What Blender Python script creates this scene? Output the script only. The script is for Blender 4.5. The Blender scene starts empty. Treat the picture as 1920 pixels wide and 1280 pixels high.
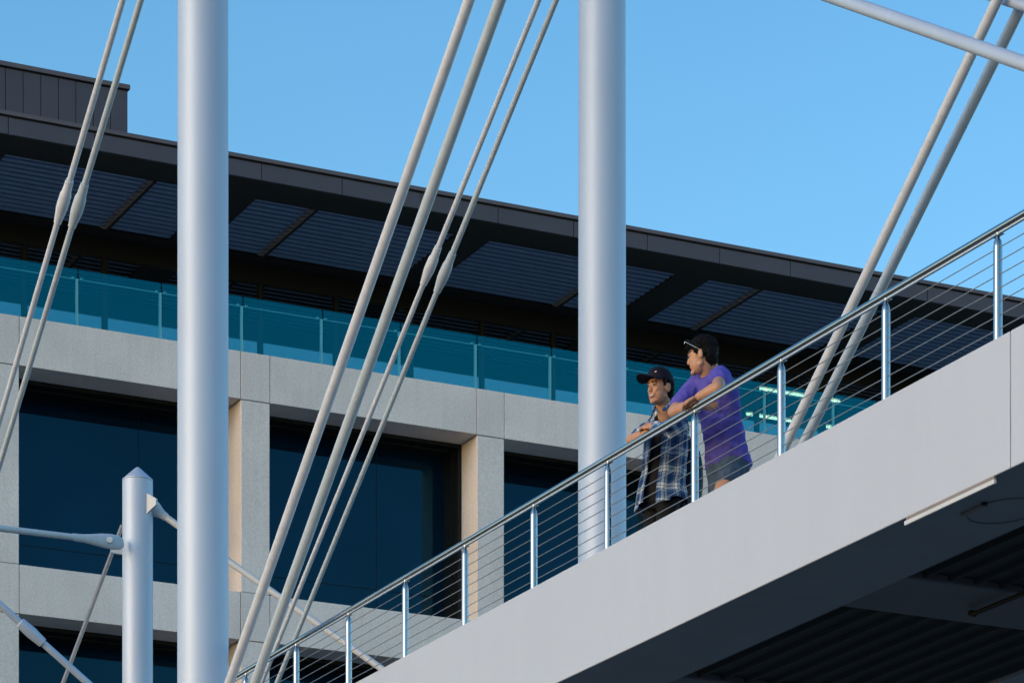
import bpy, bmesh, math, random
from mathutils import Vector, Matrix, noise
R = math.radians
scene = bpy.context.scene
COL = scene.collection

# ------------------------------------------------------------ camera
CAMZ = 1.6
TH = R(26.029)
cam_d = bpy.data.cameras.new('camera')
cam = bpy.data.objects.new('camera', cam_d)
COL.objects.link(cam)
cam.location = (0, 0, CAMZ)
cam.rotation_euler = (R(90), 0, -TH)
cam_d.sensor_fit = 'HORIZONTAL'
cam_d.sensor_width = 36
cam_d.lens = 119.404
cam_d.shift_x = 0
cam_d.shift_y = 1.1198
cam_d.clip_start = 0.1
cam_d.clip_end = 5000
scene.camera = cam

# ------------------------------------------------------------ sky, sun, exposure
SUN_AZ = R(-98)      # compass-like: 0 = +Y, 90 = +X
SUN_EL = R(13)
w = bpy.data.worlds.new('World')
scene.world = w
w.use_nodes = True
nt = w.node_tree
nt.nodes.clear()
wo = nt.nodes.new('ShaderNodeOutputWorld')
bg = nt.nodes.new('ShaderNodeBackground')
sky = nt.nodes.new('ShaderNodeTexSky')
sky.sky_type = 'NISHITA'
sky.sun_disc = False
sky.sun_elevation = SUN_EL
sky.sun_rotation = SUN_AZ
sky.air_density = 1.0
sky.dust_density = 0.6
sky.ozone_density = 1.5
bg.inputs['Strength'].default_value = 0.15
hs = nt.nodes.new('ShaderNodeHueSaturation')
hs.inputs['Saturation'].default_value = 1.35
hs.inputs['Hue'].default_value = 0.5
nt.links.new(sky.outputs[0], hs.inputs['Color'])
tint = nt.nodes.new('ShaderNodeMix')
tint.data_type = 'RGBA'
tint.blend_type = 'MULTIPLY'
tint.inputs['Factor'].default_value = 1.0
tint.inputs[7].default_value = (1.02, 0.99, 0.93, 1)
nt.links.new(hs.outputs[0], tint.inputs[6])
nt.links.new(tint.outputs[2], bg.inputs['Color'])
nt.links.new(bg.outputs[0], wo.inputs['Surface'])
sd = bpy.data.lights.new('sun', 'SUN')
sd.energy = 0.36
sd.angle = R(30)
sd.color = (1.0, 0.87, 0.82)
sun = bpy.data.objects.new('sun', sd)
COL.objects.link(sun)
sdir = Vector((math.sin(SUN_AZ) * math.cos(SUN_EL), math.cos(SUN_AZ) * math.cos(SUN_EL), math.sin(SUN_EL)))
sun.rotation_euler = sdir.to_track_quat('Z', 'Y').to_euler()
sun.location = sdir * 60
scene.view_settings.view_transform = 'Standard'
scene.view_settings.look = 'None'
scene.view_settings.exposure = 1.0
scene.view_settings.gamma = 1.0
scene.render.resolution_x = 1024
scene.render.resolution_y = 682
scene.render.film_transparent = False

# ------------------------------------------------------------ materials
def mat(name, col, rough=0.5, metal=0.0, spec=0.5, var=0.0, scale=3.0, bump=0.0, bscale=40.0, coat=0.0, stretch=None):
    m = bpy.data.materials.new(name)
    m.use_nodes = True
    n = m.node_tree.nodes
    l = m.node_tree.links
    b = n['Principled BSDF']
    b.inputs['Roughness'].default_value = rough
    b.inputs['Metallic'].default_value = metal
    b.inputs['Specular IOR Level'].default_value = spec
    b.inputs['Coat Weight'].default_value = coat
    b.inputs['Base Color'].default_value = (*col, 1)
    tc = n.new('ShaderNodeTexCoord')
    src = tc.outputs['Object']
    if stretch:
        mp = n.new('ShaderNodeMapping')
        mp.inputs['Scale'].default_value = stretch
        l.new(src, mp.inputs['Vector'])
        src = mp.outputs[0]
    if var > 0:
        nz = n.new('ShaderNodeTexNoise')
        nz.inputs['Scale'].default_value = scale
        nz.inputs['Detail'].default_value = 6
        nz.inputs['Roughness'].default_value = 0.6
        l.new(src, nz.inputs['Vector'])
        rp = n.new('ShaderNodeValToRGB')
        rp.color_ramp.elements[0].position = 0.3
        rp.color_ramp.elements[1].position = 0.7
        rp.color_ramp.elements[0].color = tuple(c * (1 - var) for c in col) + (1,)
        rp.color_ramp.elements[1].color = tuple(min(1, c * (1 + var)) for c in col) + (1,)
        l.new(nz.outputs['Fac'], rp.inputs['Fac'])
        l.new(rp.outputs['Color'], b.inputs['Base Color'])
    if bump > 0:
        nb = n.new('ShaderNodeTexNoise')
        nb.inputs['Scale'].default_value = bscale
        nb.inputs['Detail'].default_value = 5
        l.new(tc.outputs['Object'], nb.inputs['Vector'])
        bp = n.new('ShaderNodeBump')
        bp.inputs['Strength'].default_value = bump
        bp.inputs['Distance'].default_value = 0.01
        l.new(nb.outputs['Fac'], bp.inputs['Height'])
        l.new(bp.outputs['Normal'], b.inputs['Normal'])
    return m

def concrete_mat():
    m = mat('concrete', (0.45, 0.44, 0.42), 0.85, spec=0.2)
    n = m.node_tree.nodes; l = m.node_tree.links; b = n['Principled BSDF']
    tc = n.new('ShaderNodeTexCoord')
    def noise_(sc, det, vec=None, rough=0.6):
        z = n.new('ShaderNodeTexNoise'); z.inputs['Scale'].default_value = sc
        z.inputs['Detail'].default_value = det; z.inputs['Roughness'].default_value = rough
        l.new(vec or tc.outputs['Object'], z.inputs['Vector']); return z
    def ramp(fac, a, b_, c0, c1):
        r = n.new('ShaderNodeValToRGB'); e = r.color_ramp.elements
        e[0].position = a; e[1].position = b_; e[0].color = (*c0, 1); e[1].color = (*c1, 1)
        l.new(fac, r.inputs['Fac']); return r.outputs['Color']
    def mul(a, b_, f=1.0):
        x = n.new('ShaderNodeMix'); x.data_type = 'RGBA'; x.blend_type = 'MULTIPLY'
        x.inputs['Factor'].default_value = f
        l.new(a, x.inputs[6]); l.new(b_, x.inputs[7]); return x.outputs[2]
    big = ramp(noise_(0.7, 5).outputs['Fac'], 0.3, 0.7, (0.75, 0.705, 0.69), (0.88, 0.835, 0.825))
    fine = ramp(noise_(28, 6).outputs['Fac'], 0.35, 0.65, (0.86, 0.86, 0.86), (1.04, 1.04, 1.04))
    mp = n.new('ShaderNodeMapping'); mp.inputs['Scale'].default_value = (7, 7, 0.5)
    l.new(tc.outputs['Object'], mp.inputs['Vector'])
    streak = ramp(noise_(1.0, 5, mp.outputs[0]).outputs['Fac'], 0.35, 0.6, (0.87, 0.85, 0.83), (1, 1, 1))
    v = n.new('ShaderNodeTexVoronoi'); v.inputs['Scale'].default_value = 5.5
    l.new(tc.outputs['Object'], v.inputs['Vector'])
    pits = ramp(v.outputs['Distance'], 0.03, 0.06, (0.55, 0.54, 0.52), (1, 1, 1))
    c = mul(mul(mul(big, fine), streak, 0.35), pits, 0.7)
    oi = n.new('ShaderNodeObjectInfo')
    c = mul(c, ramp(oi.outputs['Random'], 0.0, 1.0, (0.91, 0.915, 0.925), (1.03, 1.02, 1.01)))
    l.new(c, b.inputs['Base Color'])
    bp = n.new('ShaderNodeBump'); bp.inputs['Strength'].default_value = 0.25; bp.inputs['Distance'].default_value = 0.01
    l.new(noise_(45, 5).outputs['Fac'], bp.inputs['Height']); l.new(bp.outputs['Normal'], b.inputs['Normal'])
    return m

M = {}
M['concrete'] = concrete_mat()
M['paint'] = mat('white_satin_paint', (0.44, 0.52, 0.66), 0.52, metal=0.26, spec=0.5, var=0.05, scale=1.0, bump=0.03, bscale=4, stretch=(3, 3, 0.6))
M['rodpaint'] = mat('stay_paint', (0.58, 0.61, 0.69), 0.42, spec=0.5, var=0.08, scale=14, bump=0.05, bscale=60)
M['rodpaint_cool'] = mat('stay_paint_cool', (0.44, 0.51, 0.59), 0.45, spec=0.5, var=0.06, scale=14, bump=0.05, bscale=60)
M['steelrod'] = mat('stainless_rod', (0.30, 0.27, 0.27), 0.4, metal=0.5, var=0.1, scale=8)
M['fascia'] = mat('fascia_panel', (0.46, 0.500, 0.600), 0.45, spec=0.45, var=0.025, scale=1.0, bump=0.03, bscale=2.5, stretch=(1, 2.2, 0.35))
M['trim'] = mat('white_trim', (0.54, 0.56, 0.60), 0.4, var=0.04)
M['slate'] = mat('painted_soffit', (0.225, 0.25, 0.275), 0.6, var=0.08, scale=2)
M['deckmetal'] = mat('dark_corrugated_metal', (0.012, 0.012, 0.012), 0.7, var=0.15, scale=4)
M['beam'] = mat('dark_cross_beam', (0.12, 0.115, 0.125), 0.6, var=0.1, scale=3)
M['chrome'] = mat('polished_stainless', (0.50, 0.47, 0.45), 0.15, metal=1.0, var=0.05, scale=20)
M['wire'] = mat('steel_wire', (0.38, 0.39, 0.41), 0.4, metal=0.8)
M['roof'] = mat('dark_roof_panel', (0.072, 0.070, 0.094), 0.55, spec=0.4, var=0.08, scale=1.2)
M['coping'] = mat('roof_coping', (0.11, 0.095, 0.11), 0.5, var=0.06)
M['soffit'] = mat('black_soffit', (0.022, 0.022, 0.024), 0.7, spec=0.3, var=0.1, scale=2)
M['louver'] = mat('blue_grey_louver', (0.22, 0.30, 0.50), 0.35, spec=0.5, var=0.1, scale=5)
M['purlin'] = mat('brown_louver_clip', (0.27, 0.22, 0.21), 0.6, var=0.2, scale=12)
M['frame'] = mat('black_window_frame', (0.007, 0.0095, 0.009), 0.5, spec=0.25, var=0.1)
M['joint'] = mat('joint_sealant', (0.10, 0.095, 0.09), 0.9)
M['silver'] = mat('satin_steel', (0.55, 0.58, 0.60), 0.35, metal=0.4, var=0.04)
M['ground'] = mat('paving', (0.13, 0.125, 0.12), 0.9, var=0.2, scale=0.3, bump=0.3, bscale=8)
M['deck'] = mat('walkway_deck', (0.25, 0.25, 0.25), 0.8, var=0.1)
M['interior'] = mat('dark_interior', (0.045, 0.045, 0.045), 0.9, var=0.15, scale=0.8)
M['interior_warm'] = mat('warm_interior_wall', (0.22, 0.17, 0.11), 0.9, var=0.1, scale=0.8)
M['brownmetal'] = mat('rusty_slot', (0.22, 0.18, 0.17), 0.6, var=0.1)

def bigglass():
    m = mat('dark_blue_glass', (0.002, 0.006, 0.012), 0.03, spec=0.5)
    n = m.node_tree.nodes; l = m.node_tree.links; b = n['Principled BSDF']
    b.inputs['Specular Tint'].default_value = (0.15, 0.70, 1.0, 1)
    tc = n.new('ShaderNodeTexCoord')
    nz = n.new('ShaderNodeTexNoise'); nz.inputs['Scale'].default_value = 0.35; nz.inputs['Detail'].default_value = 2
    l.new(tc.outputs['Object'], nz.inputs['Vector'])
    rp = n.new('ShaderNodeValToRGB')
    rp.color_ramp.elements[0].color = (0.001, 0.005, 0.016, 1)
    rp.color_ramp.elements[1].color = (0.002, 0.014, 0.038, 1)
    rp.color_ramp.elements[0].position = 0.35; rp.color_ramp.elements[1].position = 0.65
    l.new(nz.outputs['Fac'], rp.inputs['Fac']); l.new(rp.outputs['Color'], b.inputs['Base Color'])
    return m
M['bigglass'] = bigglass()

def sheet_glass(name, tcol, gcol, gfac):
    m = bpy.data.materials.new(name); m.use_nodes = True
    n = m.node_tree.nodes; l = m.node_tree.links; n.clear()
    o = n.new('ShaderNodeOutputMaterial'); mx = n.new('ShaderNodeMixShader')
    t = n.new('ShaderNodeBsdfTransparent'); t.inputs[0].default_value = (*tcol, 1)
    g = n.new('ShaderNodeBsdfGlossy'); g.inputs['Color'].default_value = (*gcol, 1); g.inputs['Roughness'].default_value = 0.02
    mx.inputs[0].default_value = gfac
    l.new(t.outputs[0], mx.inputs[1]); l.new(g.outputs[0], mx.inputs[2]); l.new(mx.outputs[0], o.inputs[0])
    return m
M['tealglass'] = sheet_glass('teal_balustrade_glass', (0.62, 0.92, 0.95), (0.01, 0.60, 0.68), 0.11)
M['wallglass'] = sheet_glass('window_wall_glass', (0.75, 0.76, 0.76), (0.8, 0.9, 0.95), 0.27)

def emis(name, col, s):
    m = bpy.data.materials.new(name); m.use_nodes = True
    b = m.node_tree.nodes['Principled BSDF']
    b.inputs['Base Color'].default_value = (*col, 1)
    b.inputs['Emission Color'].default_value = (*col, 1); b.inputs['Emission Strength'].default_value = s
    return m
M['tube'] = emis('lit_fluorescent_tube', (1.0, 0.84, 0.55), 2.7)

# people
M['skin'] = mat('skin', (0.47, 0.245, 0.155), 0.5, spec=0.4, var=0.08, scale=30)
M['skin'].node_tree.nodes['Principled BSDF'].inputs['Subsurface Weight'].default_value = 0.08
M['skin'].node_tree.nodes['Principled BSDF'].inputs['Subsurface Scale'].default_value = 0.01
M['hair'] = mat('black_hair', (0.004, 0.0035, 0.004), 0.65, spec=0.12, var=0.4, scale=60, bump=0.8, bscale=90)
M['purple'] = mat('purple_cotton', (0.10, 0.085, 0.42), 0.85, spec=0.15, var=0.22, scale=7, bump=1.0, bscale=11)
nd_ = [n_ for n_ in M['purple'].node_tree.nodes if n_.bl_idname == 'ShaderNodeBump'][0]
nd_.inputs['Distance'].default_value = 0.035
nd_.inputs['Strength'].default_value = 0.55
M['shorts'] = mat('blue_grey_denim', (0.055, 0.085, 0.135), 0.85, spec=0.1, var=0.3, scale=18, bump=0.4, bscale=40)
M['blacktee'] = mat('black_tshirt', (0.014, 0.013, 0.017), 0.85, spec=0.15, bump=0.5, bscale=12)
M['jeans'] = mat('black_jeans', (0.010, 0.010, 0.012), 0.8, spec=0.15, bump=0.4, bscale=20)
M['navy'] = mat('navy_nylon', (0.008, 0.010, 0.028), 0.6, spec=0.3, bump=0.3, bscale=20)
M['cap'] = mat('navy_cap_cloth', (0.007, 0.006, 0.016), 0.75, spec=0.2, bump=0.2, bscale=80)
M['white'] = mat('white_stitching', (0.75, 0.75, 0.75), 0.6)
M['eyewhite'] = mat('eye_white', (0.30, 0.26, 0.24), 0.3)
M['iris'] = mat('dark_iris', (0.015, 0.009, 0.006), 0.2)
M['lip'] = mat('lip', (0.36, 0.11, 0.09), 0.5)
M['teeth'] = mat('teeth', (0.62, 0.56, 0.50), 0.3)
M['brow'] = mat('eyebrow_hair', (0.03, 0.018, 0.013), 0.8)
M['shoe'] = mat('canvas_shoe', (0.05, 0.05, 0.055), 0.8)
M['lens'] = mat('dark_lens', (0.01, 0.01, 0.012), 0.05, spec=0.8)

def plaid():
    m = bpy.data.materials.new('blue_plaid_flannel'); m.use_nodes = True
    n = m.node_tree.nodes; l = m.node_tree.links; b = n['Principled BSDF']
    b.inputs['Roughness'].default_value = 0.9; b.inputs['Specular IOR Level'].default_value = 0.1
    at = n.new('ShaderNodeAttribute'); at.attribute_name = 'cloth_uv'
    wz = n.new('ShaderNodeTexNoise'); wz.inputs['Scale'].default_value = 9
    l.new(at.outputs['Vector'], wz.inputs['Vector'])
    mx = n.new('ShaderNodeMix'); mx.data_type = 'VECTOR'; mx.inputs[0].default_value = 0.03
    l.new(at.outputs['Vector'], mx.inputs[4]); l.new(wz.outputs['Color'], mx.inputs[5])
    sp = n.new('ShaderNodeSeparateXYZ'); l.new(mx.outputs[1], sp.inputs[0])
    def bands(sock, period, stops):
        d = n.new('ShaderNodeMath'); d.operation = 'DIVIDE'; d.inputs[1].default_value = period; l.new(sock, d.inputs[0])
        f = n.new('ShaderNodeMath'); f.operation = 'FRACT'; l.new(d.outputs[0], f.inputs[0])
        r = n.new('ShaderNodeValToRGB'); r.color_ramp.interpolation = 'CONSTANT'
        e = r.color_ramp.elements
        e[0].position = 0; e[0].color = (stops[0][1],) * 3 + (1,)
        e[1].position = stops[1][0]; e[1].color = (stops[1][1],) * 3 + (1,)
        for p, v in stops[2:]:
            q = e.new(p); q.color = (v, v, v, 1)
        l.new(f.outputs[0], r.inputs['Fac']); return r.outputs['Color']
    st = [(0, 0.0), (0.30, 0.45), (0.36, 0.05), (0.44, 0.9), (0.60, 0.25), (0.66, 0.85), (0.80, 0.1), (0.9, 0.35), (0.94, 0.0)]
    a = bands(sp.outputs[0], 0.105, st)
    c = bands(sp.outputs[1], 0.105, st)
    ad = n.new('ShaderNodeMix'); ad.data_type = 'RGBA'; ad.inputs[0].default_value = 0.5
    l.new(a, ad.inputs[6]); l.new(c, ad.inputs[7])
    r = n.new('ShaderNodeValToRGB'); e = r.color_ramp.elements
    e[0].position = 0.0; e[0].color = (0.018, 0.048, 0.15, 1)
    e[1].position = 1.0; e[1].color = (0.78, 0.78, 0.76, 1)
    q = e.new(0.30); q.color = (0.07, 0.14, 0.30, 1)
    q = e.new(0.55); q.color = (0.31, 0.38, 0.47, 1)
    l.new(ad.outputs[2], r.inputs['Fac']); l.new(r.outputs['Color'], b.inputs['Base Color'])
    bn = n.new('ShaderNodeTexNoise'); bn.inputs['Scale'].default_value = 16
    tc = n.new('ShaderNodeTexCoord'); l.new(tc.outputs['Object'], bn.inputs['Vector'])
    bp = n.new('ShaderNodeBump'); bp.inputs['Strength'].default_value = 0.5; bp.inputs['Distance'].default_value = 0.01
    l.new(bn.outputs['Fac'], bp.inputs['Height']); l.new(bp.outputs['Normal'], b.inputs['Normal'])
    return m
M['plaid'] = plaid()

# ------------------------------------------------------------ mesh helpers
def tag(o, label=None, cat=None, group=None, kind=None):
    if label: o['label'] = label
    if cat: o['category'] = cat
    if group: o['group'] = group
    if kind: o['kind'] = kind
    return o

def empty(name, loc=(0, 0, 0)):
    o = bpy.data.objects.new(name, None); COL.objects.link(o); o.location = loc
    o.empty_display_size = 0.3
    bpy.context.view_layer.update()
    return o

class MB:
    def __init__(s): s.v = []; s.f = []; s.sm = []
    def add(s, vs, fs, smooth=False):
        k = len(s.v); s.v += [Vector(p) for p in vs]
        for f in fs: s.f.append([i + k for i in f]); s.sm.append(smooth)
        return s
    def box(s, x0, x1, y0, y1, z0, z1):
        return s.add([(x0, y0, z0), (x1, y0, z0), (x1, y1, z0), (x0, y1, z0), (x0, y0, z1), (x1, y0, z1), (x1, y1, z1), (x0, y1, z1)],
                     [(0, 3, 2, 1), (4, 5, 6, 7), (0, 1, 5, 4), (1, 2, 6, 5), (2, 3, 7, 6), (3, 0, 4, 7)])
    def bbox(s, x0, x1, y0, y1, z0, z1, b=0.01):
        bm = bmesh.new()
        bmesh.ops.create_cube(bm, size=1)
        for v in bm.verts:
            v.co = Vector((x0 if v.co.x < 0 else x1, y0 if v.co.y < 0 else y1, z0 if v.co.z < 0 else z1))
        bmesh.ops.bevel(bm, geom=bm.edges[:], offset=b, segments=2, affect='EDGES', profile=0.5)
        bm.verts.index_update()
        s.add([v.co.copy() for v in bm.verts], [[v.index for v in f.verts] for f in bm.faces])
        bm.free(); return s
    def lathe(s, p, q, prof, n=24, caps=True):
        """prof: list of (t along p->q in metres, radius)"""
        p = Vector(p); q = Vector(q); a = (q - p).normalized()
        u = a.orthogonal().normalized() if abs(a.z) < 0.999 else Vector((1, 0, 0))
        vv = a.cross(u)
        vs = []
        for t, r in prof:
            c = p + a * t
            for i in range(n):
                an = 2 * math.pi * i / n
                vs.append(c + (u * math.cos(an) + vv * math.sin(an)) * r)
        fs = []
        for k in range(len(prof) - 1):
            for i in range(n):
                j = (i + 1) % n
                fs.append((k * n + i, k * n + j, (k + 1) * n + j, (k + 1) * n + i))
        if caps:
            fs.append(tuple(reversed(range(n)))); fs.append(tuple((len(prof) - 1) * n + i for i in range(n)))
        return s.add(vs, fs, True)
    def tube(s, p, q, r, r2=None, n=24, caps=True):
        L = (Vector(q) - Vector(p)).length
        return s.lathe(p, q, [(0, r), (L, r2 if r2 is not None else r)], n, caps)
    def loft(s, rings, n=20):
        """rings: (centre, side vector*half, front vector*half); closed with rounded caps"""
        rr = []
        c0, a0, b0 = [Vector(x) for x in rings[0]]; c1 = Vector(rings[1][0])
        d = (c0 - c1).normalized()
        cap = min(a0.length, b0.length) * 0.6
        rr.append((c0 + d * cap, a0 * 0.15, b0 * 0.15)); rr.append((c0 + d * cap * 0.7, a0 * 0.7, b0 * 0.7))
        rr += [tuple(Vector(x) for x in r) for r in rings]
        ce, ae, be = [Vector(x) for x in rings[-1]]; cp = Vector(rings[-2][0])
        d = (ce - cp).normalized(); cap = min(ae.length, be.length) * 0.6
        rr.append((ce + d * cap * 0.7, ae * 0.7, be * 0.7)); rr.append((ce + d * cap, ae * 0.15, be * 0.15))
        vs = []
        for c, a, b in rr:
            for i in range(n):
                t = 2 * math.pi * i / n
                ct, st = math.cos(t), math.sin(t)
                vs.append(c + a * ct + b * st)
        fs = [(k * n + i, k * n + (i + 1) % n, (k + 1) * n + (i + 1) % n, (k + 1) * n + i) for k in range(len(rr) - 1) for i in range(n)]
        fs.append(tuple(reversed(range(n)))); fs.append(tuple((len(rr) - 1) * n + i for i in range(n)))
        return s.add(vs, fs, True)
    def cap_(s, p, q, r0, r1, n=16):
        """tapered capsule"""
        p = Vector(p); q = Vector(q); L = (q - p).length
        prof = []
        for k in range(5):
            a = math.pi / 2 * (1 - k / 4.0)
            prof.append((-r0 * math.sin(a), max(r0 * math.cos(a), 0.0004)))
        for k in range(5):
            a = math.pi / 2 * (k / 4.0)
            prof.append((L + r1 * math.sin(a), max(r1 * math.cos(a), 0.0004)))
        return s.lathe(p, q, prof, n)
    def ell(s, c, ax, ay, az, n=20, m=12):
        """ellipsoid with axis vectors"""
        c = Vector(c); ax = Vector(ax); ay = Vector(ay); az = Vector(az)
        vs = []
        for j in range(m + 1):
            ph = math.pi * (0.02 + 0.96 * j / m)
            for i in range(n):
                t = 2 * math.pi * i / n
                vs.append(c + ax * math.sin(ph) * math.cos(t) + ay * math.sin(ph) * math.sin(t) - az * math.cos(ph))
        fs = [(k * n + i, k * n + (i + 1) % n, (k + 1) * n + (i + 1) % n, (k + 1) * n + i) for k in range(m) for i in range(n)]
        fs.append(tuple(reversed(range(n)))); fs.append(tuple(m * n + i for i in range(n)))
        return s.add(vs, fs, True)
    def build(s, name, material, parent=None, sharp=35):
        me = bpy.data.meshes.new(name)
        off = Vector((0, 0, 0))
        if parent is not None: off = parent.matrix_world.translation
        elif s.v:
            lo = Vector([min(v[i] for v in s.v) for i in range(3)]); hi = Vector([max(v[i] for v in s.v) for i in range(3)])
            off = Vector(((lo.x + hi.x) / 2, (lo.y + hi.y) / 2, lo.z))
        me.from_pydata([v - off for v in s.v], [], s.f)
        for p, sm in zip(me.polygons, s.sm): p.use_smooth = sm
        me.materials.append(material)
        if any(s.sm): me.set_sharp_from_angle(angle=R(sharp))
        o = bpy.data.objects.new(name, me); COL.objects.link(o)
        if parent is not None: o.parent = parent
        else: o.location = off
        bpy.context.view_layer.update()
        return o

def remesh(o, voxel, smooth=3, disp=0.0, dscale=8.0, seed=0):
    """fuse overlapping closed pieces into one continuous surface"""
    md = o.modifiers.new('r', 'REMESH'); md.mode = 'VOXEL'; md.voxel_size = voxel; md.use_smooth_shade = True
    if smooth:
        sm = o.modifiers.new('s', 'SMOOTH'); sm.iterations = smooth; sm.factor = 0.5
    dg = bpy.context.evaluated_depsgraph_get()
    me = bpy.data.meshes.new_from_object(o.evaluated_get(dg))
    o.modifiers.clear()
    if disp:
        me.update()
        nrm = [v.normal.copy() for v in me.vertices]
        for v, nn in zip(me.vertices, nrm):
            d = noise.noise(v.co * dscale + Vector((seed, seed, 0))) + 0.5 * noise.noise(v.co * dscale * 2.3 + Vector((0, seed, 3)))
            v.co += nn * d * disp
    for p in me.polygons: p.use_smooth = True
    old = o.data; mats = list(old.materials); o.data = me
    me.materials.clear()
    for m_ in mats: me.materials.append(m_)
    bpy.data.meshes.remove(old)
    return o

# ------------------------------------------------------------ ground
g = MB().add([(-600, -600, 0), (900, -600, 0), (900, 900, 0), (-600, 900, 0)], [(0, 1, 2, 3)]).build('ground', M['ground'])
tag(g, kind='structure')

# ------------------------------------------------------------ office building
PITCH = 4.785
YF = 58.0
bld = empty('office_building', (29.0, 62.0, 0))
tag(bld, 'grey concrete office building with big dark windows and deep black louvred roof overhang', 'building')
KS = range(-2, 6)
levels = [22.40, 18.0, 13.6, 9.2, 4.8]
GAP = 0.012
rnd = random.Random(3)
for li, zt in enumerate(levels):
    zb = zt - 0.87
    for k in KS:
        xl = 18.02 + PITCH * k; xr = xl + 0.575
        # cap panel over the pilaster and long beam panel between them
        MB().bbox(xl + GAP / 2, xr - GAP / 2, YF, YF + 1.0, zb, zt, 0.008).build('beam_end_panel', M['concrete'], bld)
        if k != KS[-1]:
            MB().bbox(xr + GAP / 2, xl + PITCH - GAP / 2, YF + rnd.uniform(0, .004), YF + 1.0, zb, zt, 0.008).build('beam_panel', M['concrete'], bld)
for k in KS:
    xl = 18.02 + PITCH * k; xr = xl + 0.575
    for li, zt in enumerate(levels):
        zb = levels[li + 1] if li + 1 < len(levels) else 0.0
        top = zt - 0.87
        MB().bbox(xl + 0.012, xr - 0.004, YF + 0.012, YF + 1.3, zb + 0.012, top - 0.012, 0.008).build('pilaster', M['concrete'], bld)
# backing behind the joints
jb = MB()
for li, zt in enumerate(levels):
    jb.box(18.02 - 2 * PITCH, 18.02 + 5 * PITCH + 0.57, YF + 0.05, YF + 0.95, zt - 0.86, zt - 0.01)
jb.build('joint_backing', M['joint'], bld)
# windows
for k in list(KS)[:-1]:
    xl = 18.02 + PITCH * k + 0.575; xr = 18.02 + PITCH * (k + 1)
    for li, zt in enumerate(levels[:-1]):
        top = zt - 0.87; bot = levels[li + 1]
        f = MB()
        y0, y1 = YF + 0.70, YF + 1.32
        f.box(xl + .01, xr - .002, y0, y1, top - 0.07, top - 0.002)
        f.box(xl + .01, xr - .002, y0, y1, bot + 0.002, bot + 0.05)
        f.box(xl + .01, xl + 0.07, y0, y1, bot + 0.05, top - 0.07)
        f.box(xr - 0.07, xr - .002, y0, y1, bot + 0.05, top - 0.07)
        # stepped inner frame
        f.box(xr - 0.10, xr - 0.07, y0 + 0.25, y1, bot + 0.05, top - 0.07)
        f.box(xl + 0.07, xr - 0.10, y0 + 0.25, y1, top - 0.10, top - 0.07)
        fr = f.build('window_frame', M['frame'], bld)
        gl = MB().box(xl + 0.07, xr - 0.10, y1 - 0.04, y1 - 0.02, bot + 0.05, top - 0.10).build('window_glass', M['bigglass'], fr)
        mu = MB()
        xm = xl + (xr - xl) * 0.64
        mu.box(xm - 0.004, xm + 0.004, y1 - 0.047, y1 - 0.041, bot + 0.05, top - 0.1)
        zm = bot + 0.72
        mu.box(xl + 0.07, xr - 0.1, y1 - 0.052, y1 - 0.048, zm - 0.004, zm + 0.004)
        mu.build('glazing_bar', M['frame'], fr)
# body behind (dark core so nothing shows through)
XW0, XW1 = 8.5, 46.0
MB().box(XW0, XW1, 59.4, 74, 0.02, 22.0).build('wall', M['interior'], bld)
MB().box(XW0, XW1, YF + 1.0, 74, 22.05, 22.36).build('balcony_floor', M['concrete'], bld)

# top storey: window wall behind the balcony
YW = 61.15
ww = MB()
mx = [19.70 + 1.582 * i for i in range(-7, 17)]
for i, x in enumerate(mx):
    wd = 0.07 if i % 3 else 0.13
    ww.box(x - wd / 2, x + wd / 2, YW - 0.05, YW + 0.1, 22.37, 24.86)
ww.box(XW0, XW1, YW - 0.07, YW + 0.1, 24.86, 25.22)
ww.box(XW0, XW1, YW - 0.056, YW + 0.1, 22.365, 22.45)
ww.build('window_wall_frame', M['frame'], bld)
for a, b in zip(mx[:-1], mx[1:]):
    MB().box(a + 0.066, b - 0.066, YW, YW + 0.012, 22.46, 24.85).build('window_pane', M['wallglass'], bld)
MB().box(XW0, XW1, 68.0, 68.2, 22.4, 25.9).build('interior_wall', M['interior'], bld)
MB().box(XW0, XW1, YW + .12, 68.0, 25.55, 25.7).build('interior_ceiling', M['interior'], bld)
pw = MB()
pw.box(38.6, 41.4, 64.6, 64.7, 22.4, 25.5)
pw.box(27.4, 28.3, 63.2, 63.3, 22.4, 24.3)
pw.box(29.0, 29.6, 63.6, 63.7, 22.4, 23.9)
pw.build('interior_partition', M['interior_warm'], bld)

# roof
YR = 57.1
ZS = 25.23
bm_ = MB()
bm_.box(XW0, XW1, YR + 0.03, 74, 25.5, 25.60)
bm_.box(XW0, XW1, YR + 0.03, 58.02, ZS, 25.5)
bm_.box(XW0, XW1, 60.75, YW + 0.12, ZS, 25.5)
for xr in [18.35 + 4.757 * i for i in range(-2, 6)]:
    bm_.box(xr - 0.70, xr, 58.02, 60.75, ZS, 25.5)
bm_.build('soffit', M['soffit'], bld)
jx = [19.69 + 1.582 * i for i in range(-7, 17)]
for a, b in zip(jx[:-1], jx[1:]):
    MB().bbox(a + 0.008, b - 0.008, YR, YR + 0.05, ZS - 0.01, 25.51, 0.004).build('roof_fascia_panel', M['roof'], bld)
MB().bbox(jx[0], jx[-1], YR - 0.03, YR + 0.6, 25.545, 25.62, 0.006).build('roof_coping', M['coping'], bld)
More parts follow.
